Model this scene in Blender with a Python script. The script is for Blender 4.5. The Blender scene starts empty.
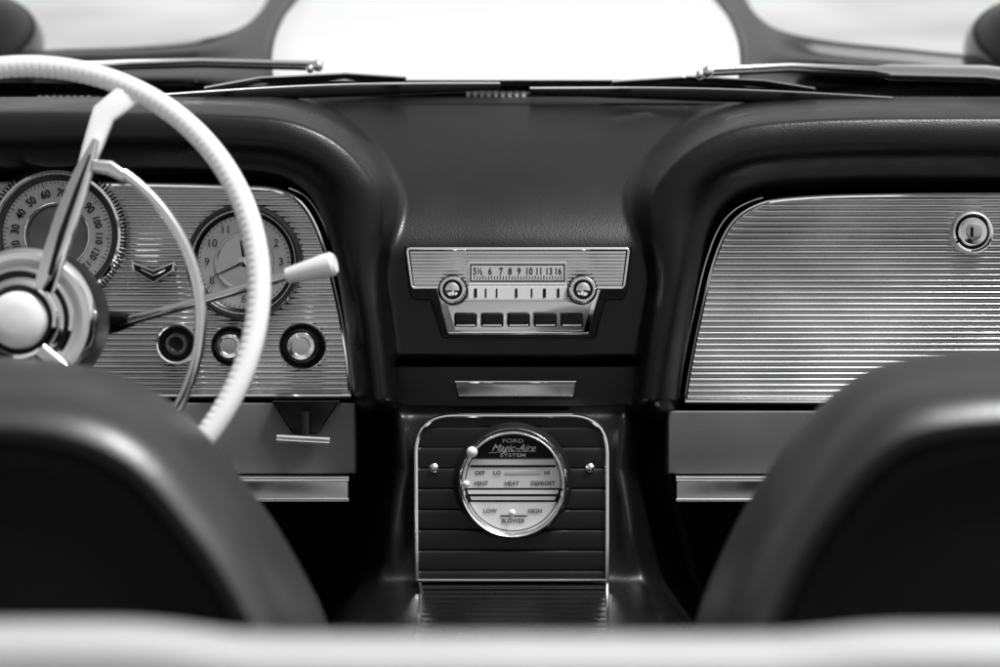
import bpy, bmesh, math, random
import numpy as np
from mathutils import Vector, Matrix
random.seed(4)
S=0.00115; D0=2.0; PITCH=math.radians(18); CAMH=1.45
M=Matrix.Translation((0,-2,CAMH))@Matrix.Rotation(-PITCH,4,'X')@Matrix.Translation((0,2,0))
def P(px,py,y=0.0):
    k=S*(D0+y)/D0
    return Vector(((px-500)*k,y,(333.5-py)*k))
def H(px,py,h):
    X=(px-500)*S/D0; Z=(333.5-py)*S/D0
    t=(h-CAMH)/(Z*math.cos(PITCH)-math.sin(PITCH))
    return Vector((X*t,t-2,Z*t))
# ------------------------------------------------------------ materials
def mat(name,base,rough=0.5,metal=0.0,coat=0.0,bump=None,var=0.0,vscale=6,spec=0.5,rvar=0.0,stretch=None):
    m=bpy.data.materials.new(name); m.use_nodes=True
    nt=m.node_tree; b=nt.nodes['Principled BSDF']
    b.inputs['Base Color'].default_value=(base,base,base,1)
    b.inputs['Roughness'].default_value=rough
    b.inputs['Metallic'].default_value=metal
    b.inputs['Coat Weight'].default_value=coat
    b.inputs['Coat Roughness'].default_value=0.05
    b.inputs['Specular IOR Level'].default_value=spec
    tc=nt.nodes.new('ShaderNodeTexCoord')
    if var>0 or rvar>0:
        n=nt.nodes.new('ShaderNodeTexNoise'); n.inputs['Scale'].default_value=vscale; n.inputs['Detail'].default_value=6
        if stretch:
            mp=nt.nodes.new('ShaderNodeMapping'); mp.inputs['Scale'].default_value=stretch
            nt.links.new(tc.outputs['Object'],mp.inputs['Vector']); nt.links.new(mp.outputs['Vector'],n.inputs['Vector'])
        else: nt.links.new(tc.outputs['Object'],n.inputs['Vector'])
        if var>0:
            r=nt.nodes.new('ShaderNodeMapRange'); r.inputs['From Min'].default_value=0.3; r.inputs['From Max'].default_value=0.7
            r.inputs['To Min'].default_value=base*(1-var); r.inputs['To Max'].default_value=base*(1+var)
            nt.links.new(n.outputs['Fac'],r.inputs['Value']); nt.links.new(r.outputs['Result'],b.inputs['Base Color'])
        if rvar>0:
            r=nt.nodes.new('ShaderNodeMapRange'); r.inputs['From Min'].default_value=0.3; r.inputs['From Max'].default_value=0.7
            r.inputs['To Min'].default_value=max(0.02,rough-rvar); r.inputs['To Max'].default_value=rough+rvar
            nt.links.new(n.outputs['Fac'],r.inputs['Value']); nt.links.new(r.outputs['Result'],b.inputs['Roughness'])
    if bump:
        kind,sc,st,dist=bump
        if kind=='leather':
            t=nt.nodes.new('ShaderNodeTexVoronoi'); out='Distance'
        else:
            t=nt.nodes.new('ShaderNodeTexNoise'); t.inputs['Detail'].default_value=4; out='Fac'
        t.inputs['Scale'].default_value=sc
        nt.links.new(tc.outputs['Object'],t.inputs['Vector'])
        bp=nt.nodes.new('ShaderNodeBump'); bp.inputs['Strength'].default_value=st; bp.inputs['Distance'].default_value=dist
        nt.links.new(t.outputs[out],bp.inputs['Height']); nt.links.new(bp.outputs['Normal'],b.inputs['Normal'])
    return m
LEATHER=mat('black_leather',0.004,0.33,bump=('leather',480,0.28,0.0005),rvar=0.07,vscale=9,spec=.42)
SEATL=mat('seat_leather',0.014,0.36,bump=('leather',300,0.3,0.0006),rvar=0.05,spec=1.0)
SEATIN=mat('seat_panel_vinyl',0.002,0.6,bump=('leather',300,0.4,0.0008),spec=.10)
CHROME=mat('chrome',0.96,0.05,1.0,rvar=0.03,vscale=30)
POLISH=mat('polished_metal',0.98,0.14,1.0,rvar=0.03,vscale=30)
SATIN=mat('ribbed_aluminium',0.66,0.17,1.0,var=0.30,vscale=4,rvar=0.09,stretch=(1,1,2.5))
DULLM=mat('dull_metal',0.62,0.24,1.0,rvar=0.06,vscale=25)
DARKM=mat('dark_metal',0.05,0.35,0.6,rvar=0.06,vscale=25)
BLACK=mat('black_plastic',0.005,0.25,rvar=0.06,vscale=20,spec=.3)
CARPET=mat('black_carpet',0.004,0.95,bump=('noise',350,0.8,0.003),spec=.1)
IVORY=mat('ivory_wheel_plastic',0.88,0.18,coat=0.5,var=0.02,vscale=20)
HUBG=mat('hub_paint',0.55,0.25,coat=0.3,var=0.03,vscale=20)
CAPW=mat('horn_cap_plastic',0.85,0.25,coat=0.4,var=0.03,vscale=20)
WHITE=mat('white_marking',0.85,0.4)
DIALW=mat('dial_face',0.60,0.45,var=0.06,vscale=40)
HEATW=mat('heater_face',0.78,0.45,var=0.05,vscale=40)
GAUGEW=mat('gauge_face',0.46,0.4,var=0.06,vscale=40)
DIALG=mat('dial_centre_grey',0.15,0.35,0.4,var=0.2,vscale=30)
INK=mat('dial_ink',0.006,0.6,spec=.2)
SOFTINK=mat('soft_dial_ink',0.03,0.6,spec=.2)
GREYP=mat('grey_textured_paint',0.13,0.42,var=0.15,vscale=12,rvar=0.08,bump=('noise',500,0.3,0.0006),spec=.4)
SCOOPSKY=mat('scoop_sky_reflection',0.88,0.25,coat=0.4,var=0.02,vscale=3)  # white base colour stands in for bright sky mirrored in the scoop
DECKP=mat('grey_deck_paint',0.50,0.35,var=0.10,vscale=3)
BPAINT=mat('black_car_paint',0.005,0.08,spec=0.10,rvar=.04,vscale=3)
COWLP=mat('cowl_paint',0.03,0.30,rvar=0.1,vscale=20,spec=.25)
RUBBER=mat('rubber',0.004,0.5,rvar=0.1,vscale=40,spec=.2)
GROUND=mat('pale_concrete',0.44,0.9,var=0.30,vscale=.6,bump=('noise',30,0.4,0.01))
# ------------------------------------------------------------ objects
W={}
def finish(obj,parent,world):
    bpy.context.scene.collection.objects.link(obj)
    W[obj]=world
    if parent is not None:
        obj.parent=parent
        obj.matrix_basis=W[parent].inverted()@world
    else: obj.matrix_basis=world
def empty(name,loc=(0,0,0)):
    o=bpy.data.objects.new(name,None); finish(o,None,Matrix.Translation(loc)); return o
class B:
    def __init__(s): s.v=[]; s.f=[]; s.m=[]; s.mats=[]
    def mi(s,mt):
        if mt not in s.mats: s.mats.append(mt)
        return s.mats.index(mt)
    def add(s,vs,fs,mt):
        o=len(s.v); i=s.mi(mt)
        s.v+= [tuple(v) for v in vs]; s.f+=[tuple(a+o for a in f) for f in fs]; s.m+=[i]*len(fs); return s
    def lathe(s,cx,cy,y,prof,mt,seg=64,cap=True):
        k=S*(D0+y)/D0; c=P(cx,cy,y); vs=[];fs=[]
        for j,(r,dy) in enumerate(prof):
            for i in range(seg):
                a=2*math.pi*i/seg
                vs.append((c.x+math.cos(a)*r*k,c.y+dy,c.z+math.sin(a)*r*k))
        for j in range(len(prof)-1):
            for i in range(seg):
                i2=(i+1)%seg
                fs.append((j*seg+i,j*seg+i2,(j+1)*seg+i2,(j+1)*seg+i))
        if cap and prof[-1][0]>0.01: fs.append(tuple((len(prof)-1)*seg+i for i in range(seg)))
        return s.add(vs,fs,mt)
    def tube(s,pts,rad,mt,n=12,closed=False,caps=True):
        pts=[Vector(p) for p in pts]; N=len(pts)
        if not hasattr(rad,'__len__'): rad=[rad]*N
        vs=[];fs=[]; up=Vector((0,1,0.02)).normalized()
        for i,p in enumerate(pts):
            a=pts[i-1] if (i>0 or closed) else p; b=pts[(i+1)%N] if (i<N-1 or closed) else p
            t=(b-a).normalized()
            x=t.cross(up)
            if x.length<1e-3: x=t.cross(Vector((1,0,0)))
            x.normalize(); z=x.cross(t)
            for j in range(n):
                an=2*math.pi*j/n; vs.append(p+(x*math.cos(an)+z*math.sin(an))*rad[i])
        for i in range(N if closed else N-1):
            i2=(i+1)%N
            for j in range(n):
                j2=(j+1)%n; fs.append((i*n+j,i*n+j2,i2*n+j2,i2*n+j))
        if caps and not closed:
            fs.append(tuple(range(n))[::-1]); fs.append(tuple((N-1)*n+j for j in range(n)))
        return s.add(vs,fs,mt)
    def bar(s,pts,wid,th,mt,n=16,pw=0.6):
        pts=[Vector(p) for p in pts]; N=len(pts); vs=[];fs=[]
        if not hasattr(wid,'__len__'): wid=[wid]*N
        for i,p in enumerate(pts):
            a=pts[max(0,i-1)]; b=pts[min(N-1,i+1)]; t=(b-a).normalized()
            x=t.cross(Vector((0,1,0))).normalized(); z=x.cross(t).normalized()
            for j in range(n):
                an=2*math.pi*j/n; ca,sa=math.cos(an),math.sin(an)
                vs.append(p+x*(math.copysign(abs(ca)**pw,ca)*wid[i]/2)+z*(math.copysign(abs(sa)**pw,sa)*th/2))
        for i in range(N-1):
            for j in range(n):
                j2=(j+1)%n; fs.append((i*n+j,i*n+j2,(i+1)*n+j2,(i+1)*n+j))
        fs.append(tuple(range(n))[::-1]); fs.append(tuple((N-1)*n+j for j in range(n)))
        return s.add(vs,fs,mt)
    def plate(s,out,y,th,bev,mt,seg=3):
        bm=bmesh.new(); vs=[bm.verts.new(P(a,b,y)) for a,b in out]
        f=bm.faces.new(vs); bm.normal_update()
        if f.normal.y>0: f.normal_flip()
        r=bmesh.ops.extrude_face_region(bm,geom=[f])
        nv=[g for g in r['geom'] if isinstance(g,bmesh.types.BMVert)]
        for v in nv: v.co.y+=th
        bm.normal_update()
        if bev>0:
            ed=[e for e in bm.edges if all(abs(v.co.y-y)<1e-6 for v in e.verts)]
            bmesh.ops.bevel(bm,geom=ed,offset=bev,segments=seg,affect='EDGES',profile=0.5)
        bmesh.ops.recalc_face_normals(bm,faces=bm.faces)
        bm.verts.index_update()
        s.add([v.co.copy() for v in bm.verts],[tuple(v.index for v in f.verts) for f in bm.faces],mt); bm.free(); return s
    def flat(s,out,y,mt):
        return s.add([P(a,b,y) for a,b in out],[tuple(range(len(out)))],mt)
    def ribs(s,out,y,pitch,amp,mt,nsub=6,ncol=10,phase=0,pw=1.0,yf=None):
        ys_=[p[1] for p in out]; y0,y1=min(ys_)+0.05,max(ys_)-0.05
        n=max(2,int((y1-y0)/pitch*nsub)); vs=[];fs=[]
        for i in range(n+1):
            py=y0+(y1-y0)*i/n; xs_=[]
            for j in range(len(out)):
                a=out[j]; b=out[(j+1)%len(out)]
                if (a[1]<=py)!=(b[1]<=py): xs_.append(a[0]+(b[0]-a[0])*(py-a[1])/(b[1]-a[1]))
            xl,xr=min(xs_),max(xs_)
            dy=-amp*abs(math.sin(math.pi*((py+phase)/pitch)))**pw
            for c in range(ncol+1):
                yy=(yf(py) if yf else y)+dy
                vs.append(P(xl+(xr-xl)*c/ncol,py,yy))
        for i in range(n):
            for c in range(ncol):
                a=i*(ncol+1)+c; fs.append((a,a+ncol+1,a+ncol+2,a+1))
        return s.add(vs,fs,mt)
    def text(s,body,cx,cy,size,y,mt,rot=0.0,shear=0.0,bold=0.0,sx=1.0):
        cu=bpy.data.curves.new('t','FONT'); cu.body=body; cu.size=1; cu.align_x='CENTER'; cu.align_y='CENTER'; cu.shear=shear; cu.offset=bold
        cu.resolution_u=3; cu.extrude=0.02
        o=bpy.data.objects.new('t',cu); bpy.context.scene.collection.objects.link(o)
        dg=bpy.context.evaluated_depsgraph_get(); me=bpy.data.meshes.new_from_object(o.evaluated_get(dg))
        k=S*(D0+y)/D0*size; c=P(cx,cy,y); ca,sa=math.cos(rot),math.sin(rot)
        vs=[]
        for v in me.vertices:
            x,z=v.co.x*sx,v.co.y; vs.append((c.x+(x*ca-z*sa)*k,c.y-v.co.z*k*0.3,c.z+(x*sa+z*ca)*k))
        fs=[tuple(p.vertices) for p in me.polygons]
        bpy.data.objects.remove(o); bpy.data.meshes.remove(me); bpy.data.curves.remove(cu)
        return s.add(vs,fs,mt)
    def ball(s,c,r,mt,sy=1.0):
        vs=[];fs=[];n=16;m=10
        for i in range(m+1):
            t=math.pi*i/m
            for j in range(n):
                a=2*math.pi*j/n; vs.append((c[0]+r*math.sin(t)*math.cos(a),c[1]-r*sy*math.cos(t),c[2]+r*math.sin(t)*math.sin(a)))
        for i in range(m):
            for j in range(n):
                j2=(j+1)%n; fs.append((i*n+j,(i+1)*n+j,(i+1)*n+j2,i*n+j2))
        return s.add(vs,fs,mt)
    def obj(s,name,parent,smooth=True,label=None,angle=35,world=False):
        me=bpy.data.meshes.new(name); me.from_pydata(s.v,[],s.f); me.update()
        for mt in s.mats: me.materials.append(mt)
        me.polygons.foreach_set('material_index',s.m)
        bm=bmesh.new(); bm.from_mesh(me); bmesh.ops.remove_doubles(bm,verts=bm.verts,dist=1e-6); bm.to_mesh(me); bm.free()
        co=np.array([v.co[:] for v in me.vertices]); c=Vector((co.min(0)+co.max(0))/2)
        me.transform(Matrix.Translation(-c))
        if smooth:
            me.polygons.foreach_set('use_smooth',[True]*len(me.polygons))
            try: me.set_sharp_from_angle(angle=math.radians(angle))
            except Exception: pass
        o=bpy.data.objects.new(name,me)
        finish(o,parent,(Matrix.Identity(4) if world else M)@Matrix.Translation(c))
        if label: o['label']=label
        return o
def catmull(pts,n=8,closed=False):
    out=[];N=len(pts)
    rng=range(N if closed else N-1)
    for i in rng:
        g=lambda k:(pts[k%N] if closed else pts[max(0,min(N-1,k))])
        p0,p1,p2,p3=g(i-1),g(i),g(i+1),g(i+2)
        for j in range(n):
            t=j/n
            out.append(tuple(0.5*((2*b)+(c-a)*t+(2*a-5*b+4*c-d)*t*t+(-a+3*b-3*c+d)*t**3) for a,b,c,d in zip(p0,p1,p2,p3)))
    if not closed: out.append(tuple(pts[-1]))
    return out
def rpoly(pts,r,n=6):
    out=[];N=len(pts)
    for i in range(N):
        p=Vector(pts[i]); a=Vector(pts[i-1]); b=Vector(pts[(i+1)%N])
        rr=r[i] if hasattr(r,'__len__') else r
        if rr<=0: out.append(tuple(p)); continue
        da=(a-p); db=(b-p); ra=min(rr,da.length*0.49); rb=min(rr,db.length*0.49)
        s=p+da.normalized()*ra; e=p+db.normalized()*rb
        for j in range(n+1):
            t=j/n; out.append(tuple(s*(1-t)**2+p*2*t*(1-t)+e*t*t))
    return out
def rect(x0,y0,x1,y1,r=0): 
    o=[(x0,y0),(x1,y0),(x1,y1),(x0,y1)]
    return rpoly(o,r) if r>0 else o
# ============================================================ CAR
car=empty('car',(0,0,0))
car['label']='black and white 1960s convertible with padded dashboard and bucket seats'
car['category']='car'
# ---------- dashboard pad (one sculpted skin)
def sdf(X,Y,poly):
    d=np.full(X.shape,1e9); ins=np.zeros(X.shape,bool)
    for i in range(len(poly)):
        ax,ay=poly[i]; bx,by=poly[(i+1)%len(poly)]
        ex,ey=bx-ax,by-ay; L=ex*ex+ey*ey+1e-9
        t=np.clip(((X-ax)*ex+(Y-ay)*ey)/L,0,1)
        d=np.minimum(d,np.hypot(X-ax-t*ex,Y-ay-t*ey))
        if ay!=by:
            c=((ay<=Y)!=(by<=Y)); xi=ax+(Y-ay)*ex/(by-ay); ins^=(c&(X<xi))
    return np.where(ins,-d,d)
OL=catmull([(-120,177),(100,177),(240,180),(285,187),(312,207),(332,250),(346,315),(357,405),(362,470)],6)
OL=[(-400,177)]+OL+[(365,700),(-400,700)]
OR=catmull([(1120,187),(900,187),(800,190),(748,198),(717,221),(699,265),(686,330),(675,405),(670,470)],6)
OR=[(1400,187)]+OR+[(668,700),(1400,700)]
xs=np.arange(-220,1221,2.0); ys=np.arange(97,437,2.0)
X,Y=np.meshgrid(xs,ys)
C=0.30*np.clip((258-Y)/154,0,2)**1.8
low=np.clip((Y-354)/16,0,1); C=C+low*low*(3-2*low)*0.08+np.clip((Y-360)/70,0,1)*.05
def ss(a): 
    a=np.clip(a,0,1); return a*a*(3-2*a)
def pod(poly,left):
    d=sdf(X,Y,poly); tt=ss((290-Y)/110)
    w=46+(30 if left else 36)*tt; dd=d*45/w; c0=21+6*tt
    q=(dd-c0)*S
    y=-0.034+np.where(q<0,q*q/0.015,q*q/0.022)
    y=y+np.where(Y>398,((Y-398)*S)**2/0.010,0)
    return np.minimum(y,0.16),dd
yl,dl=pod(OL,True); yr_,dr=pod(OR,False)
def smin(a,b,k):
    h=np.clip(0.5+0.5*(b-a)/k,0,1); return b*(1-h)+a*h-k*h*(1-h)
dm=np.minimum(dl,dr); yp=np.where(dl<dr,yl,yr_)
Ce=C+ss((24-dm)/20)*0.4
Yd=smin(Ce,yp,0.014)
bl=ss((dm-37)/17); Yd=Yd*(1-bl)+C*bl
Yd=np.minimum(Yd,.42)
K=S*(D0+Yd)/D0
co=np.stack([(X-500)*K,Yd,(333.5-Y)*K],-1).reshape(-1,3)
ny,nx=X.shape; idx=np.arange(ny*nx).reshape(ny,nx)
fs=np.stack([idx[:-1,:-1],idx[1:,:-1],idx[1:,1:],idx[:-1,1:]],-1).reshape(-1,4)
b=B(); b.add(co.tolist(),fs.tolist(),LEATHER); dash=b.obj('dashboard_pad',car,angle=120)
# ---------- instrument panel
PL=catmull([(-150,184),(100,184),(240,187),(282,192),(305,208),(323,245),(337,300),(346,350),(351,396)],6)
PLc=PL+[(-150,396)]
b=B(); b.ribs(PLc,0.022,5.6,0.0030,SATIN,nsub=8,ncol=16)
b.flat([(p[0],p[1]) for p in PLc],0.030,BLACK)
ip=b.obj('instrument_panel',car,label='ribbed bright metal instrument panel with dials and knobs',angle=80)
b=B(); b.tube([P(a,c,0.018) for a,c in PL]+[P(-150,397,0.018)],0.0030,CHROME,n=8)
b.tube([P(a+7,c-4,0.016) for a,c in PL[18:]],0.0014,POLISH,n=8)
b.obj('panel_trim',ip)
b=B(); b.plate([(131,261),(153,270),(175,261),(173,271),(153,283.5),(133,271)],0.008,0.008,0.0004,POLISH)
b.flat([(133.5,263.8),(153,272),(172.5,263.8),(171,270.2),(153,281),(135,270.2)],0.0072,INK)
b.bar([P(141,269.5,.0066),P(153,275.5,.0066),P(165,269.5,.0066)],.0022,.001,POLISH,n=6)
b.obj('emblem',ip,smooth=False)
def gauge(cx,cy,R,name,lab):
    b=B(); y=0.012
    b.lathe(cx,cy,y,[(R*1.06,0.012),(R*1.06,0.0),(R*1.04,-0.004),(R*1.0,-0.005),(R*0.975,-0.002)],CHROME,seg=160,cap=False)
    b.lathe(cx,cy,y,[(R*0.98,-0.002),(R*0.93,0.0),(R*0.87,0.002)],DARKM,seg=96,cap=False)
    return b.obj(name,ip,label=lab,angle=50)
gauge(57,235,62,'speedometer','round speedometer with pale ring of dark numerals')
b=B(); y=.0115; cx,cy,R=57,235,62
b.lathe(cx,cy,y,[(R*.88,.002),(R*.52,.001)],GAUGEW,seg=96,cap=False)
b.lathe(cx,cy,y,[(R*.53,.001),(R*.51,-.001),(R*.48,-.001),(R*.46,.003),(0.01,.0035)],DIALG,seg=96)
b.lathe(cx,cy,y,[(R*.535,.001),(R*.525,-.0015),(R*.51,-.001)],POLISH,seg=96,cap=False)
for i,n in enumerate(range(0,140,10)):
    a=math.radians(238-22*i)
    b.text(str(n),cx+math.cos(a)*R*.675,cy-math.sin(a)*R*.675,11.5 if n<100 else 10,y-.0005,INK,rot=a-math.pi/2,bold=0.02,sx=.85)
for i in range(0,66):
    a=math.radians(238-22*13*i/65); r0=.83 if i%5 else .79
    b.bar([P(cx+math.cos(a)*R*r0,cy-math.sin(a)*R*r0,y+.0008),P(cx+math.cos(a)*R*.87,cy-math.sin(a)*R*.87,y+.0008)],0.0009,.0006,INK,n=4)
a=math.radians(241)
b.bar([P(cx-math.cos(a)*8,cy+math.sin(a)*8,y-.004),P(cx+math.cos(a)*R*.8,cy-math.sin(a)*R*.8,y-.004)],[.003,.001],.001,WHITE,n=6)
b.lathe(cx,cy,y,[(7,0),(7,-.006),(5,-.008),(.01,-.008)],CHROME,seg=24)
b.obj('speedometer_dial',ip,smooth=False)
b=B()
for i in range(110):
    a=2*math.pi*i/110
    b.bar([P(cx+math.cos(a)*R*1.04,cy-math.sin(a)*R*1.04,.009),P(cx+math.cos(a)*R*1.13,cy-math.sin(a)*R*1.13,.011)],.0022,.003,DARKM,n=4)
b.obj('serrated_bezel',ip,smooth=False)
cx,cy,R=244,262,53
b=B()
b.lathe(cx,cy,.012,[(R*1.10,0.012),(R*1.10,0.0),(R*1.07,-0.006),(R*1.03,-0.007),(R*1.0,-0.004)],DARKM,seg=120,cap=False)
b.lathe(cx,cy,.012,[(R*1.005,-0.004),(R*0.985,-0.006),(R*.96,-0.003)],POLISH,seg=120,cap=False)
b.lathe(cx,cy,.012,[(R*0.965,-0.003),(R*0.93,0.0),(R*0.87,0.002)],BLACK,seg=96,cap=False)
b.obj('clock',ip,label='round dashboard clock with pale ring of dark numerals',angle=50)
b=B()
b.lathe(cx,cy,y,[(R*.88,.002),(R*.56,.001)],GAUGEW,seg=96,cap=False)
b.lathe(cx,cy,y,[(R*.57,.001),(R*.55,-.001),(R*.52,-.001),(R*.50,.003),(0.01,.0035)],DULLM,seg=96)
for i in range(1,13):
    a=math.radians(90-30*i)
    b.text(str(i),cx+math.cos(a)*R*.70,cy-math.sin(a)*R*.70,11,y-.0005,SOFTINK,bold=0.0)
for i in range(60):
    a=math.radians(6*i); r0=.82
    b.bar([P(cx+math.cos(a)*R*r0,cy-math.sin(a)*R*r0,y+.0008),P(cx+math.cos(a)*R*.87,cy-math.sin(a)*R*.87,y+.0008)],0.0008,.0006,SOFTINK,n=4)
for an,l,w in ((100,.42,.003),(205,.62,.002)):
    a=math.radians(an); b.bar([P(cx,cy,y-.003),P(cx+math.cos(a)*R*l,cy-math.sin(a)*R*l,y-.003)],[w,.0012],.001,INK,n=6)
b.lathe(cx,cy,y,[(5,0),(5,-.005),(.01,-.006)],CHROME,seg=24)
b.obj('clock_dial',ip,smooth=False)
def knob(cx,cy,r,parent,y=.016):
    b=B()
    b.lathe(cx,cy,y,[(r,.004),(r,-.002),(r*.96,-.005),(r*.89,-.004),(r*.85,-.001)],POLISH,seg=48,cap=False)
    b.lathe(cx,cy,y,[(r*.86,-.001),(r*.66,0)],BLACK,seg=48,cap=False)
    b.lathe(cx,cy,y,[(r*.74,0),(r*.70,-.012),(r*.67,-.020),(r*.62,-.022),(r*.54,-.0225)],BLACK,seg=72,cap=False)
    b.lathe(cx,cy,y,[(r*.58,-.0222),(r*.55,-.0240),(r*.40,-.0248),(r*.36,-.0236),(r*.2,-.0236),(.01,-.0236)],POLISH,seg=48)
    return b.obj('knob',parent)
knob(303,346,24,ip); knob(232,346,21,ip)
b=B(); cx,cy,r=177,344,21
b.lathe(cx,cy,.016,[(r,.004),(r,-.004),(r*.93,-.008),(r*.84,-.007),(r*.78,.002)],POLISH,seg=48,cap=False)
b.lathe(cx,cy,.016,[(r*.80,-.002),(.01,-.002)],BLACK,seg=48)
b.lathe(cx,cy,.016,[(r*.56,-.002),(r*.50,-.007),(r*.36,-.007),(r*.28,-.003)],POLISH,seg=32,cap=False)
b.lathe(cx,cy,.016,[(r*.30,-.0035),(.01,-.0035)],INK,seg=32)
b.obj('ignition_lock',ip)
# ---------- glove box
PR=catmull([(1150,194),(900,195),(800,198),(759,205),(731,225),(713,265),(700,320),(691,365),(685,402)],6)
b=B(); PRc=PR+[(1150,402)]
b.ribs(PRc,0.022,5.8,0.0032,SATIN,nsub=8,ncol=24); b.flat(PRc,0.030,BLACK)
gb=b.obj('glove_box_door',car,label='ribbed bright metal glove box door with lock',angle=80)
b=B(); b.tube([P(a,c,.018) for a,c in PR]+[P(1150,404,.018)],0.0026,CHROME,n=8)
b.tube([P(a-7,c-4,.016) for a,c in PR[16:]],0.0014,POLISH,n=8)
b.obj('door_trim',gb)
b=B(); cx,cy=972,232
b.lathe(cx,cy,.014,[(22,.008),(22,-.001),(20,-.005),(18,-.006),(16.5,-.003)],CHROME,seg=64,cap=False)
b.lathe(cx,cy,.014,[(16.8,-.003),(15,-.001)],BLACK,seg=64,cap=False)
b.lathe(cx,cy,.014,[(15.2,-.001),(15,-.004),(13,-.008),(8,-.009)],CHROME,seg=64,cap=False)
b.lathe(cx,cy,.014,[(8.5,-.0085),(8,-.0105),(7,-.011),(.01,-.011)],DULLM,seg=40)
b.flat(rect(cx-1.5,cy-5,cx+1.5,cy+5),.0025,INK)
b.obj('lock',gb)
# ---------- lower centre panel, ashtray
b=B(); b.plate([(394,365),(640,365),(640,408),(394,408)],0.020,.05,.004,LEATHER,seg=4)
lp=b.obj('lower_centre_panel',car,angle=20)
b=B(); b.plate(rpoly([(455,381),(576,381),(574,399),(458,399)],2),.006,.012,.002,BLACK)
b.plate(rpoly([(455,383),(576,383),(574,397),(458,397)],2),.004,.006,.002,DULLM)
b.tube([P(455,382,.003),P(576,382,.003)],.0016,CHROME,n=8)
b.obj('ashtray_pull',lp)
# ---------- radio
b=B(); b.plate(rpoly([(404,246),(632,246),(627,292),(623,300),(606,300),(596,338),(442,338),(430,300),(412,299),(409,292)],2),-.010,.04,.002,BLACK)
rad=b.obj('radio',car,label='chrome push button car radio with two knobs')
top=[(407,249),(629,249),(624,288),(412,288)]
b=B(); b.ribs([(410,251),(626,251),(622,286),(414,286)],-.0125,3.4,.0009,SATIN,nsub=6,ncol=6)
b.tube([P(a,c,-.012) for a,c in rpoly(top,3)],.0019,CHROME,n=8,closed=True)
b.obj('radio_face',rad,angle=80)
b=B(); b.plate(rpoly([(435,289),(602,289),(590,335),(447,335)],3),-.0125,.01,.003,CHROME)
b.plate(rpoly([(446,301),(592,301),(584,331),(454,331)],2),-.0138,.004,.0008,POLISH)
b.obj('radio_trim',rad)
b=B(); b.plate(rect(468,262,567,284,1.5),-.016,.006,.001,CHROME)
b.flat(rect(470,264,565,282),-.0165,INK); b.flat(rect(471.5,265.5,563.5,280.5),-.0168,DIALW)
for t,x in (('5½',478),('6',490),('7',501),('8',510),('9',519),('10',529),('11',539),('13',549),('16',558)):
    b.text(t,x,271.5,9.5,-.017,INK,bold=.02,sx=.8)
for i in range(31):
    x=474+i*2.9; b.flat(rect(x,276.3 if i%3 else 275.4,x+.8,279.5),-.0171,INK)
b.obj('tuning_dial',rad,smooth=False)
b=B(); b.plate(rect(468,286,567,300,1),-.016,.006,.0006,WHITE)
for x,w in ((474,3),(485,1.5),(496,1.5),(515,2.5),(531,1.5),(543,3),(557,2.5)): b.flat(rect(x,288.5,x+w,297.5),-.0165,INK)
b.obj('dial_strip',rad,smooth=False)
for i in range(5):
    x=454+i*26.6
    b=B(); b.plate(rect(x,312.5,x+23,327,3),-.028,.016,.0028,BLACK,seg=4)
    b.plate(rect(x+2,324.6,x+21,326.2,.6),-.0286,.004,.0004,POLISH)
    b.obj('push_button',rad)
for cx in (453,582):
    b=B(); r=13
    b.lathe(cx,290,-.013,[(r*1.15,.004),(r*1.15,-.006),(r,-.008)],BLACK,seg=40,cap=False)
    b.lathe(cx,290,-.013,[(r,-.008),(r,-.024),(r*.92,-.027),(r*.76,-.027),(r*.72,-.0245)],POLISH,seg=60,cap=False)
    b.lathe(cx,290,-.013,[(r*.74,-.0245),(r*.55,-.0245)],BLACK,seg=60,cap=False)
    b.lathe(cx,290,-.013,[(r*.58,-.0245),(r*.52,-.030),(r*.3,-.0315),(.01,-.032)],POLISH,seg=60)
    for j in range(30):
        a=2*math.pi*j/30
        b.bar([P(cx+math.cos(a)*r*1.0,290-math.sin(a)*r*1.0,-.024),P(cx+math.cos(a)*r*1.0,290-math.sin(a)*r*1.0+.01,-.0375)],.0011,.0011,CHROME,n=4)
    b.obj('tuning_knob',rad)
# ---------- console
cx_=np.arange(318,712,2.5); cy_=np.arange(398,712,2.5)
X2,Y2=np.meshgrid(cx_,cy_)
Bs=np.interp(Y2,[395,408,415,500,575,584,592,640,720],[.06,.012,.0,-.022,-.044,-.052,-.075,-.26,-.52])
kr=np.exp(-np.linspace(-1.5,1.5,7)**2); kr/=kr.sum()
Bs=np.apply_along_axis(lambda c:np.convolve(np.pad(c,3,'edge'),kr,'valid'),0,Bs)
wl=np.interp(Y2,[398,470,570,600,640,720],[124,118,140,150,165,185]); 
e=np.clip(np.abs(X2-512)-wl+14,0,None)
Yc=Bs+(e*S)**2/0.010+np.where(e>22,((e-22)*S)*3,0)
Yc=Yc-0.010*np.exp(-((np.abs(X2-512)-118)/12)**2)*ss((588-Y2)/60)
K=S*(D0+Yc)/D0
co=np.stack([(X2-512+12)*K,Yc,(333.5-Y2)*K],-1).reshape(-1,3)
ny,nx=X2.shape; idx=np.arange(ny*nx).reshape(ny,nx)
fs=np.stack([idx[:-1,:-1],idx[1:,:-1],idx[1:,1:],idx[:-1,1:]],-1).reshape(-1,4)
b=B(); b.add(co.tolist(),fs.tolist(),LEATHER); con=b.obj('centre_console',car,angle=80,label='black leather centre console with chrome framed heater panel')
fy=lambda py: float(np.interp(py,[412,580],[-.010,-.056]))
fr=rpoly([(417,579),(416,416),(607,416),(607,579)],[0,38,38,0],10)
b=B(); b.ribs(fr,0,20.5,.0045,BLACK,nsub=24,ncol=4,phase=3,pw=.14,yf=fy)
b.obj('louvred_panel',con,angle=40)
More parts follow.
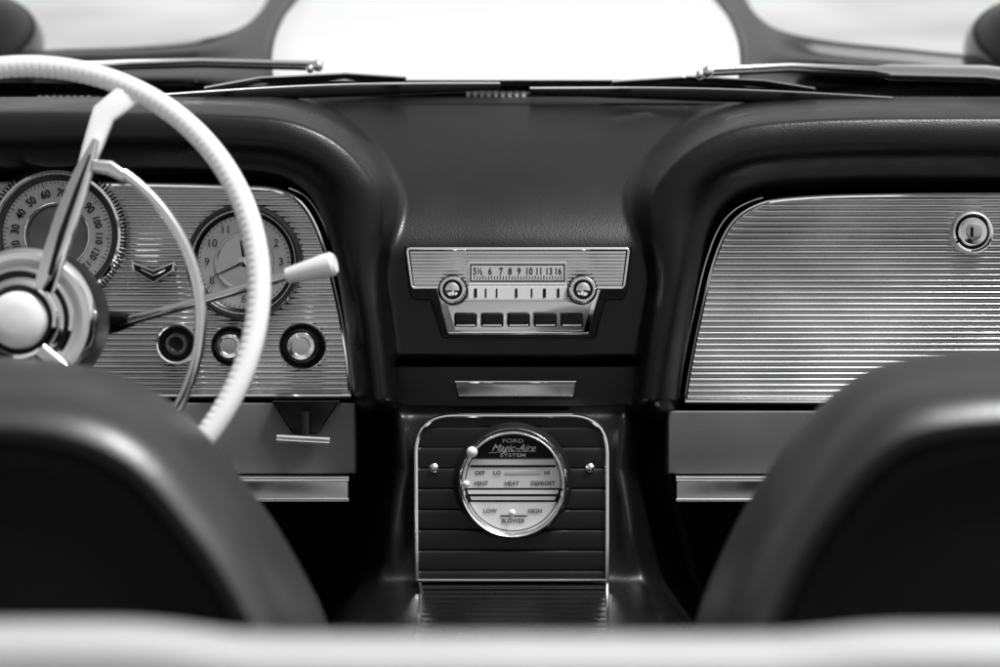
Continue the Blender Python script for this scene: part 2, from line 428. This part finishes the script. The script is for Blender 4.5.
b=B(); b.bar([P(a,c,fy(c)-.006) for a,c in fr],.0064,.010,POLISH,n=12,pw=.9)
b.bar([P(417,580,-.062),P(607,580,-.062)],.0035,.006,POLISH,n=12)
b.obj('console_frame',con)
for x in (434,590):
    b=B(); b.lathe(x,468,-.032,[(4.5,.006),(4.5,-.002),(2.5,-.004),(.01,-.0045)],POLISH,seg=20)
    b.obj('screw',con)
ty=lambda py: float(np.interp(py,[583,592,640,720],[-.064,-.082,-.268,-.53]))
b=B(); b.ribs([(421,584),(606,584),(606,700),(416,700)],0,5.0,.004,BLACK,nsub=6,ncol=4,yf=ty)
b.obj('ribbed_mat',con,angle=80)
b=B(); b.tube([P(420,584,-.068),P(421,592,-.09),P(417,640,-.27),P(414,700,-.47)],.0022,DULLM,n=8)
b.tube([P(607,584,-.068),P(607,592,-.09),P(609,640,-.27),P(612,700,-.47)],.0022,DULLM,n=8)
b.obj('mat_edging',con)
cx,cy,R=513,483,55.5; yh=-.045
b=B(); b.lathe(cx,cy,yh,[(R,.02),(R,-.004),(R*.985,-.010),(R*.945,-.014),(R*.90,-.012),(R*.87,-.007),(R*.86,-.002)],POLISH,seg=96,cap=False)
b.lathe(cx,cy,yh,[(R*1.08,.02),(R*1.07,.004),(R*.99,.002)],INK,seg=96,cap=False)
b.lathe(cx,cy,yh,[(R*.868,-.0040),(R*.85,-.0030)],INK,seg=96,cap=False)
hc=b.obj('heater_control',con,label='round chrome ringed heater control dial')
def cap(y0,y1,r,y,mt,b):
    pts=[]
    n=14
    for i in range(n+1):
        py=y0+(y1-y0)*i/n; h=math.sqrt(max(0,r*r-(py-cy)**2)); pts.append((cx+h,py))
    for i in range(n,-1,-1):
        py=y0+(y1-y0)*i/n; h=math.sqrt(max(0,r*r-(py-cy)**2)); pts.append((cx-h-.01,py))
    b.flat(pts,y,mt)
b=B(); r=R*.865
b.lathe(cx,cy,yh-.002,[(r,0),(.01,0)],DIALG,seg=64)
cap(cy-r+.1,458,r,yh-.0026,INK,b); cap(459.5,488,r,yh-.0026,HEATW,b); cap(488,501.5,r,yh-.003,INK,b)
cap(490,494,r-2,yh-.0036,WHITE,b); cap(496.5,500,r-3,yh-.0036,DIALW,b); cap(502,cy+r-.1,r,yh-.0026,HEATW,b)
yt=yh-.0034
b.text('FORD',cx,441,5.2,yt,DIALW,bold=.01,sx=1.6); b.text('Magic-Aire',cx,448,9.5,yt,WHITE,shear=.5,bold=-.002,sx=1.05)
b.bar([P(489,453,yt),P(505,451.6,yt),P(536,451.2,yt)],.0005,.0004,WHITE,n=4)
b.text('SYSTEM',cx,455.3,4.8,yt,DIALW,bold=.01,sx=1.6)
for t_,x_,y_ in (('OFF',480,473),('LO',497,473),('HI',547,473),('VENT',481,483.5),('HEAT',512,483.5),('DEFROST',543,483.5),('LOW',490,511),('HIGH',535,511),('BLOWER',cx,521)):
    b.text(t_,x_,y_,5.8,yt,SOFTINK,bold=.015)
b.flat(rect(470,465,556,467.2),yt,INK); b.flat(rect(505,471.5,540,474),yt,DIALW)
b.flat(rect(500,515.2,527,516.6),yt,INK)
b.obj('heater_dial',con,smooth=False)
for (x,yy,rr) in ((472,452,5.5),(466,484,3.6),(512,513,3.6)):
    b=B(); c=P(x,yy,yh-.018); b.ball(c,rr*S,WHITE); b.tube([P(x,yy,yh-.002),c],.0012,CHROME,n=8); b.obj('lever_knob',con)
# ---------- under dash panels
def under(x0,x1,xs0,xs1,ytop):
    b=B(); b.plate(rect(x0,ytop,x1,474,0),.012,.03,.003,GREYP); u=b.obj('under_dash_panel',car,angle=20)
    b=B(); b.plate(rect(xs0,476,xs1,503,0),.004,.02,.003,DULLM)
    b.bar([P(xs0,479,.002),P(xs1,479,.002)],.006,.006,POLISH); b.bar([P(xs0,500,.002),P(xs1,500,.002)],.004,.005,POLISH)
    b.obj('chrome_strip',u,angle=28)
    return u
ul=under(-200,355,-200,349,403); ur=under(668,1200,676,1200,411)
b=B(); b.plate(rpoly([(271,401),(340,401),(330,415),(318,434),(292,434),(280,415)],3),-.004,.02,.002,BLACK)
b.bar([P(305,412,-.012),P(305,436,-.02)],.010,.006,BLACK)
b.bar([P(277,438,-.02),P(330,441,-.02)],.010,.010,POLISH,pw=.8)
b.obj('release_handle',ul)
# ---------- steering wheel
tilt=math.radians(17); yw=-.35
Cw=P(8,295,yw); Rw=251*S*(2+yw)/2; u=Vector((1,0,0)); v=Vector((0,math.sin(tilt),math.cos(tilt))); nrm=Vector((0,-math.cos(tilt),math.sin(tilt)))
b=B(); N=2000; ns=28; vs=[];fs=[]; rt=11.8*S*(2+yw)/2
for i in range(N):
    a=2*math.pi*i/N; e1=u*math.cos(a)+v*math.sin(a)
    g=(0,1,1,.6,0,0,0,0,0,0)[i%10]
    for j in range(ns):
        t=2*math.pi*j/ns; ins=1 if (-math.cos(t)>.35 and math.sin(t)>-.7) else 0
        rr=rt*(1-(0.08*g*ins))
        vs.append(Cw+e1*(Rw+math.cos(t)*rr)+nrm*math.sin(t)*rr*.92)
for i in range(N):
    i2=(i+1)%N
    for j in range(ns):
        j2=(j+1)%ns; fs.append((i*ns+j,i2*ns+j,i2*ns+j2,i*ns+j2))
b.add(vs,fs,IVORY); sw=b.obj('steering_wheel',car,label='ivory steering wheel with ribbed grip and chrome horn ring',angle=60)
hx,hy=24,320; yhb=-.30
b=B()
b.lathe(hx,hy,yhb,[(74,.05),(74,.01),(72,.002)],DARKM,seg=96,cap=False)
b.lathe(hx,hy,yhb,[(72.5,.002),(71,-.004),(67,-.008)],POLISH,seg=96,cap=False)
b.lathe(hx,hy,yhb,[(67,-.008),(61,-.009),(55,-.005)],HUBG,seg=96,cap=False)
b.lathe(hx,hy,yhb,[(56,-.006),(52,-.013),(49,-.014),(46,-.009)],CHROME,seg=96,cap=False)
b.lathe(hx,hy,yhb,[(47,-.009),(43,-.009)],BLACK,seg=96,cap=False)
b.lathe(hx,hy,yhb,[(43.5,-.009),(41,-.018),(38,-.023),(35,-.024),(32,-.018)],CHROME,seg=96,cap=False)
b.lathe(hx,hy,yhb,[(33,-.018),(31,-.020),(28.5,-.018)],BLACK,seg=64,cap=False)
b.lathe(hx,hy,yhb,[(29,-.018),(27.5,-.028),(22,-.033),(12,-.035),(.01,-.0355)],CAPW,seg=64)
b.obj('hub',sw)
def rimpt(a): return Cw+(u*math.cos(a)+v*math.sin(a))*(Rw-rt*.6)
def ang_for(px,py): return math.atan2(295-py,px-8)
top=rimpt(ang_for(116,76))
b=B()
b.bar([top,P(104,114,-.30),P(94,143,-.305),P(84,172,-.312)],[.026,.024,.020,.014],.012,IVORY)
b.obj('spoke',sw)
b=B(); b.bar([P(96,140,-.316),P(84,172,-.322),P(68,215,-.328),P(55,255,-.330),P(44,290,-.325)],[.006,.018,.024,.024,.020],.010,CHROME,pw=.8)
b.bar([P(90,155,-.324),P(77,190,-.330),P(61,235,-.336),P(50,275,-.333)],[.002,.005,.006,.005],.006,INK,pw=1)
b.obj('spoke_trim',sw)
b=B(); b.bar([P(40,352,-.32),P(70,378,-.325),P(110,420,-.33),P(150,500,-.37),P(165,505,-.38)],[.020,.022,.022,.024,.028],.012,CHROME,pw=.8)
b.obj('spoke',sw)
b=B(); pts=[]
rh=177
for i in range(61):
    a=math.radians(56-176*i/60); pts.append(P(hx+math.cos(a)*rh,hy-math.sin(a)*rh,-.325))
b.bar(pts,.0112,.010,POLISH,n=14,pw=1)
b.bar([P(94,166,-.326),P(110,168,-.326),P(125,177,-.326)],[.012,.014,.010],.008,POLISH)
b.obj('horn_ring',sw)
# ---------- turn signal lever
b=B()
b.tube([P(100,323,-.20),P(116,322,-.215),P(134,320,-.22)],[.014,.011,.006],BLACK,n=20)
b.tube([P(128,321,-.22),P(200,301,-.24),P(290,275,-.26)],[.0054,.0050,.0046],CHROME,n=16)
tl=b.obj('turn_signal_lever',car)
b=B(); A=P(286,276,-.26); Bp=P(336,263,-.27); pts=[];rr=[]
for i,(t,r_) in enumerate(((0,.0055),(.03,.0075),(.2,.0085),(.5,.0100),(.8,.0118),(.93,.0115),(.985,.009),(1.0,.004))): pts.append(A.lerp(Bp,t)); rr.append(r_*1.05)
b.tube(pts,rr,IVORY,n=24); b.obj('lever_grip',tl)
# ---------- seats
def seat(cxp,half,lab,name='bucket_seat'):
    ys0=-.90
    half=catmull(half,6)
    out=[(-a,c) for a,c in half[::-1]]+half[1:]
    prof=[(-14,.32),(-11,.19),(-4,.12),(2,.085),(9,.058),(18,.034),(30,.014),(44,.002),(56,-.002),(64,.004),(70,.016),(76,.026),(82,.030),(100,.031),(160,.022),(230,.016)]
    b=B(); n=len(out); vs=[]; cy=780
    for t,d in prof:
        for (a,c) in out:
            f=1-t/415
            vs.append(P(cxp+a*f,(cy+(c-cy)*f) if c<cy else c,ys0+d))
    fsA=[];fsB=[]
    for j in range(len(prof)-1):
        for i in range(n-1):
            q=(j*n+i,j*n+i+1,(j+1)*n+i+1,(j+1)*n+i); (fsA if j<10 else fsB).append(q)
    j=len(prof)-1; fsB.append(tuple(j*n+i for i in range(n)))
    b.add(vs,fsA,SEATL); st=b.obj(name,car,angle=70,label=lab)
    b=B(); b.add(vs,fsB,SEATIN); b.obj('seat_back_panel',st,angle=70)
    return st
seat(-75,[(0,370),(70,371),(130,375),(178,385),(222,404),(262,435),(300,480),(336,528),(364,575),(386,620),(402,675),(410,760),(412,860)],'black leather bucket seat behind the steering wheel')
seat(1085,[(0,362),(80,363),(140,367),(190,376),(228,394),(262,424),(296,466),(328,515),(352,562),(372,612),(388,670),(398,760),(400,860)],'black leather passenger bucket seat')
# ---------- rear deck edge
b=B(); yr=-1.28
vs=[];fs=[]; cols=list(range(-400,1401,25)); pr=[(70,.0),(36,-.01),(16,-.006),(5,.006),(0,.025),(-2,.05),(-1,.10),(10,.16)]
for j,(dp,dd) in enumerate(pr):
    for x in cols:
        base=637-14*math.exp(-((x-60)/150)**4)-10*math.exp(-((x-960)/140)**4)
        vs.append(P(x,base+dp,yr+dd))
n=len(cols)
for j in range(len(pr)-1):
    for i in range(n-1): fs.append((j*n+i,j*n+i+1,(j+1)*n+i+1,(j+1)*n+i))
b.add(vs,fs,DECKP); b.obj('rear_deck',car,angle=80)
# ---------- cowl and hood
b=B()
def sheet(b,rows,mt):
    n=len(rows[0]); vs=[p for r in rows for p in r]; fs=[]
    for j in range(len(rows)-1):
        for i in range(n-1): fs.append((j*n+i,j*n+i+1,(j+1)*n+i+1,(j+1)*n+i))
    b.add(vs,fs,mt)
xsR=list(range(-200,1201,20))
sheet(b,[[H(x,108,.955) for x in xsR],[H(x,100,.97) for x in xsR],[H(x,90,.98) for x in xsR],[H(x,74,.99) for x in xsR]],COWLP)
cw=b.obj('cowl',car)
b=B(); b.tube([P(x,104.5,.30) for x in xsR],.0022,RUBBER,n=8); b.obj('windscreen_gasket',cw)
for x0,x1,yy in ((468,532,96),(896,966,102),(40,100,101)):
    b=B(); b.bar([H(x0-2,yy-3,.992),H(x1,yy-3,.992)],.003,.004,DULLM,n=6)
    for i in range(int((x1-x0)/7)):
        x=x0+i*7; b.bar([H(x,yy-3.5,1.0),H(x+.3,yy+3.5,.985)],.0050,.004,POLISH,n=6)
    b.obj('cowl_vent',cw)
edge=catmull([(-200,66),(-60,58),(0,53),(60,49),(130,46),(195,40),(236,30),(258,14),(272,-8),(290,-30),(330,-34),(500,-34),(680,-34),(722,-30),(742,-8),(756,14),(780,30),(830,41),(900,48),(960,54),(1060,60),(1200,70)],8)
ex=[a for a,_ in edge]; ey=[c for _,c in edge]
interp=lambda x:float(np.interp(x,ex,ey))
rows=[]
for k in range(25):
    t=k/24; row=[]
    for x in range(-200,1201,4):
        ye=interp(x); py=86+(ye-86)*t; side=min(1,max(0,(abs(x-506)-250)/60))
        hh=.990+side*(.022*math.sin(t*math.pi*.9)+.008*math.sin(t*8+x*.004))
        row.append(H(x,py,hh))
    rows.append(row)
b=B(); sheet(b,rows,BPAINT)
hood=b.obj('hood',car,angle=80,label='glossy black hood with raised centre scoop coloured pale as reflected sky')
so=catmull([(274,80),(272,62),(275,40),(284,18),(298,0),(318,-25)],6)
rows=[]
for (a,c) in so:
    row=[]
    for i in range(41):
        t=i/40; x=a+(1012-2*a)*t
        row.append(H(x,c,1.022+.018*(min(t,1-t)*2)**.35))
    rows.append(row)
b=B(); sheet(b,rows,SCOOPSKY); b.obj('hood_scoop',hood,angle=80)
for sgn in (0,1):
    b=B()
    b.tube([H((1012-a+3 if sgn else a-3),c,1.014) for a,c in so],[.004+.005*min(1,i/10) for i in range(len(so))],BPAINT,n=12)  # black tube paints in the shade along the scoop's sides
    b.obj('scoop_side_shade',hood)
for cx_f,cy_f in ((-28,60),(1038,66)):
    b=B(); vs=[];fs=[];n=36;m=12
    c0=H(cx_f,cy_f,.98)
    for j in range(m+1):
        ph=j/m*math.pi/2
        for i in range(n):
            a=2*math.pi*i/n; q=Vector((math.cos(a)*math.cos(ph)*.10,math.sin(a)*math.cos(ph)*.30,math.sin(ph)*.105))
            q=Matrix.Rotation(PITCH,3,'X')@q
            vs.append(c0+q)
    for j in range(m):
        for i in range(n):
            i2=(i+1)%n; fs.append((j*n+i,j*n+i2,(j+1)*n+i2,(j+1)*n+i))
    b.add(vs,fs,BPAINT); b.obj('fender',hood)
def hp(x,y,h=1.042): return H(x,y,h)
def wiper(bl0,bl1,lk,arm,joint,lab):
    b=B(); b.bar([hp(*bl0),hp((bl0[0]+bl1[0])/2,(bl0[1]+bl1[1])/2-1.0),hp(*bl1)],[.010,.018,.012],.012,RUBBER)
    w_=[hp(bl0[0]+(bl1[0]-bl0[0])*t,bl0[1]+(bl1[1]-bl0[1])*t-3-4*math.sin(t*math.pi),1.062) for t in [i/12 for i in range(13)]]
    b.tube(w_,.0014,POLISH,n=8)
    w=b.obj('wiper',car,label=lab)
    b=B(); b.tube([hp(x,y,1.056) for x,y in lk],.0045,RUBBER,n=8); b.tube([hp(x,y-2.5,1.060) for x,y in lk],.0012,POLISH,n=6); b.obj('blade_linkage',w)
    b=B(); b.bar([hp(x,y,1.066) for x,y,_ in arm],[q*1.2 for *_,q in arm],.010,POLISH,pw=1)
    b.bar([hp(x,y+5,1.062) for x,y,_ in arm],[.005]*len(arm),.004,RUBBER,pw=1)
    c=hp(*joint,1.070); b.ball(c,.008,CHROME); b.ball(hp(joint[0]-8,joint[1]+3,1.066),.006,CHROME); b.obj('wiper_arm',w)
wiper((160,98),(500,86),[(205,90),(260,80),(345,76),(405,80)],[(-60,78,.016),(60,68,.014),(130,63,.009),(200,61,.007),(318,64,.007)],(318,66),'windscreen wiper with chrome arm resting on the cowl')
wiper((530,91),(893,101),[(612,84),(690,79),(765,83),(815,91)],[(708,70,.007),(790,66,.007),(875,70,.009),(890,72,.018),(985,74,.020),(1060,84,.020)],(708,72),'windscreen wiper with chrome arm resting on the cowl')
# ---------- cabin shell: floor, firewall, doors
b=B()
def box(b,x0,x1,y0,y1,z0,z1,mt):
    vs=[(x,y,z) for x in (x0,x1) for y in (y0,y1) for z in (z0,z1)]
    b.add(vs,[(0,1,3,2),(4,6,7,5),(0,4,5,1),(2,3,7,6),(0,2,6,4),(1,5,7,3)],mt)
box(b,-.82,.82,-1.3,.6,.22,.25,CARPET); box(b,-.82,.82,.30,.33,.25,.86,CARPET)
box(b,-.85,-.80,-1.3,.45,.2,.93,LEATHER); box(b,.80,.85,-1.3,.45,.2,.93,LEATHER)
b.obj('cabin_shell',car,world=True,smooth=False)
# ---------- ground
b=B(); b.add([(-150,-150,0),(150,-150,0),(150,150,0),(-150,150,0)],[(0,1,2,3)],GROUND)
g=b.obj('ground',None,smooth=False,world=True); g['kind']='structure'
# ---------- camera
cam=bpy.data.cameras.new('camera'); co=bpy.data.objects.new('camera',cam); bpy.context.scene.collection.objects.link(co)
co.location=(0,-2,CAMH); co.rotation_euler=(math.radians(90)-PITCH,0,0)
cam.sensor_width=36; cam.lens=36*D0/(1000*S); cam.clip_start=.02; cam.clip_end=500
cam.dof.use_dof=True; cam.dof.focus_distance=2.0; cam.dof.aperture_fstop=3.0
bpy.context.scene.camera=co
# ---------- light
sc=bpy.context.scene
w=bpy.data.worlds.new('World'); sc.world=w; w.use_nodes=True; nt=w.node_tree
bg=nt.nodes['Background']; sky=nt.nodes.new('ShaderNodeTexSky'); sky.sky_type='NISHITA'; sky.sun_disc=False
EL=math.radians(68); AZ=math.radians(84)
sky.sun_elevation=EL; sky.sun_rotation=AZ; sky.dust_density=4
bw=nt.nodes.new('ShaderNodeRGBToBW'); nt.links.new(sky.outputs[0],bw.inputs[0]); nt.links.new(bw.outputs[0],bg.inputs['Color']); bg.inputs['Strength'].default_value=.15
sl=bpy.data.lights.new('sun','SUN'); sl.energy=3.2; sl.angle=math.radians(14); so_=bpy.data.objects.new('sun',sl); sc.collection.objects.link(so_)
dirv=Vector((math.sin(AZ)*math.cos(EL),math.cos(AZ)*math.cos(EL),math.sin(EL)))
so_.rotation_euler=dirv.to_track_quat('Z','Y').to_euler(); so_.location=(0,0,5)
sc.view_settings.view_transform='Standard'; sc.view_settings.look='None'; sc.view_settings.exposure=0
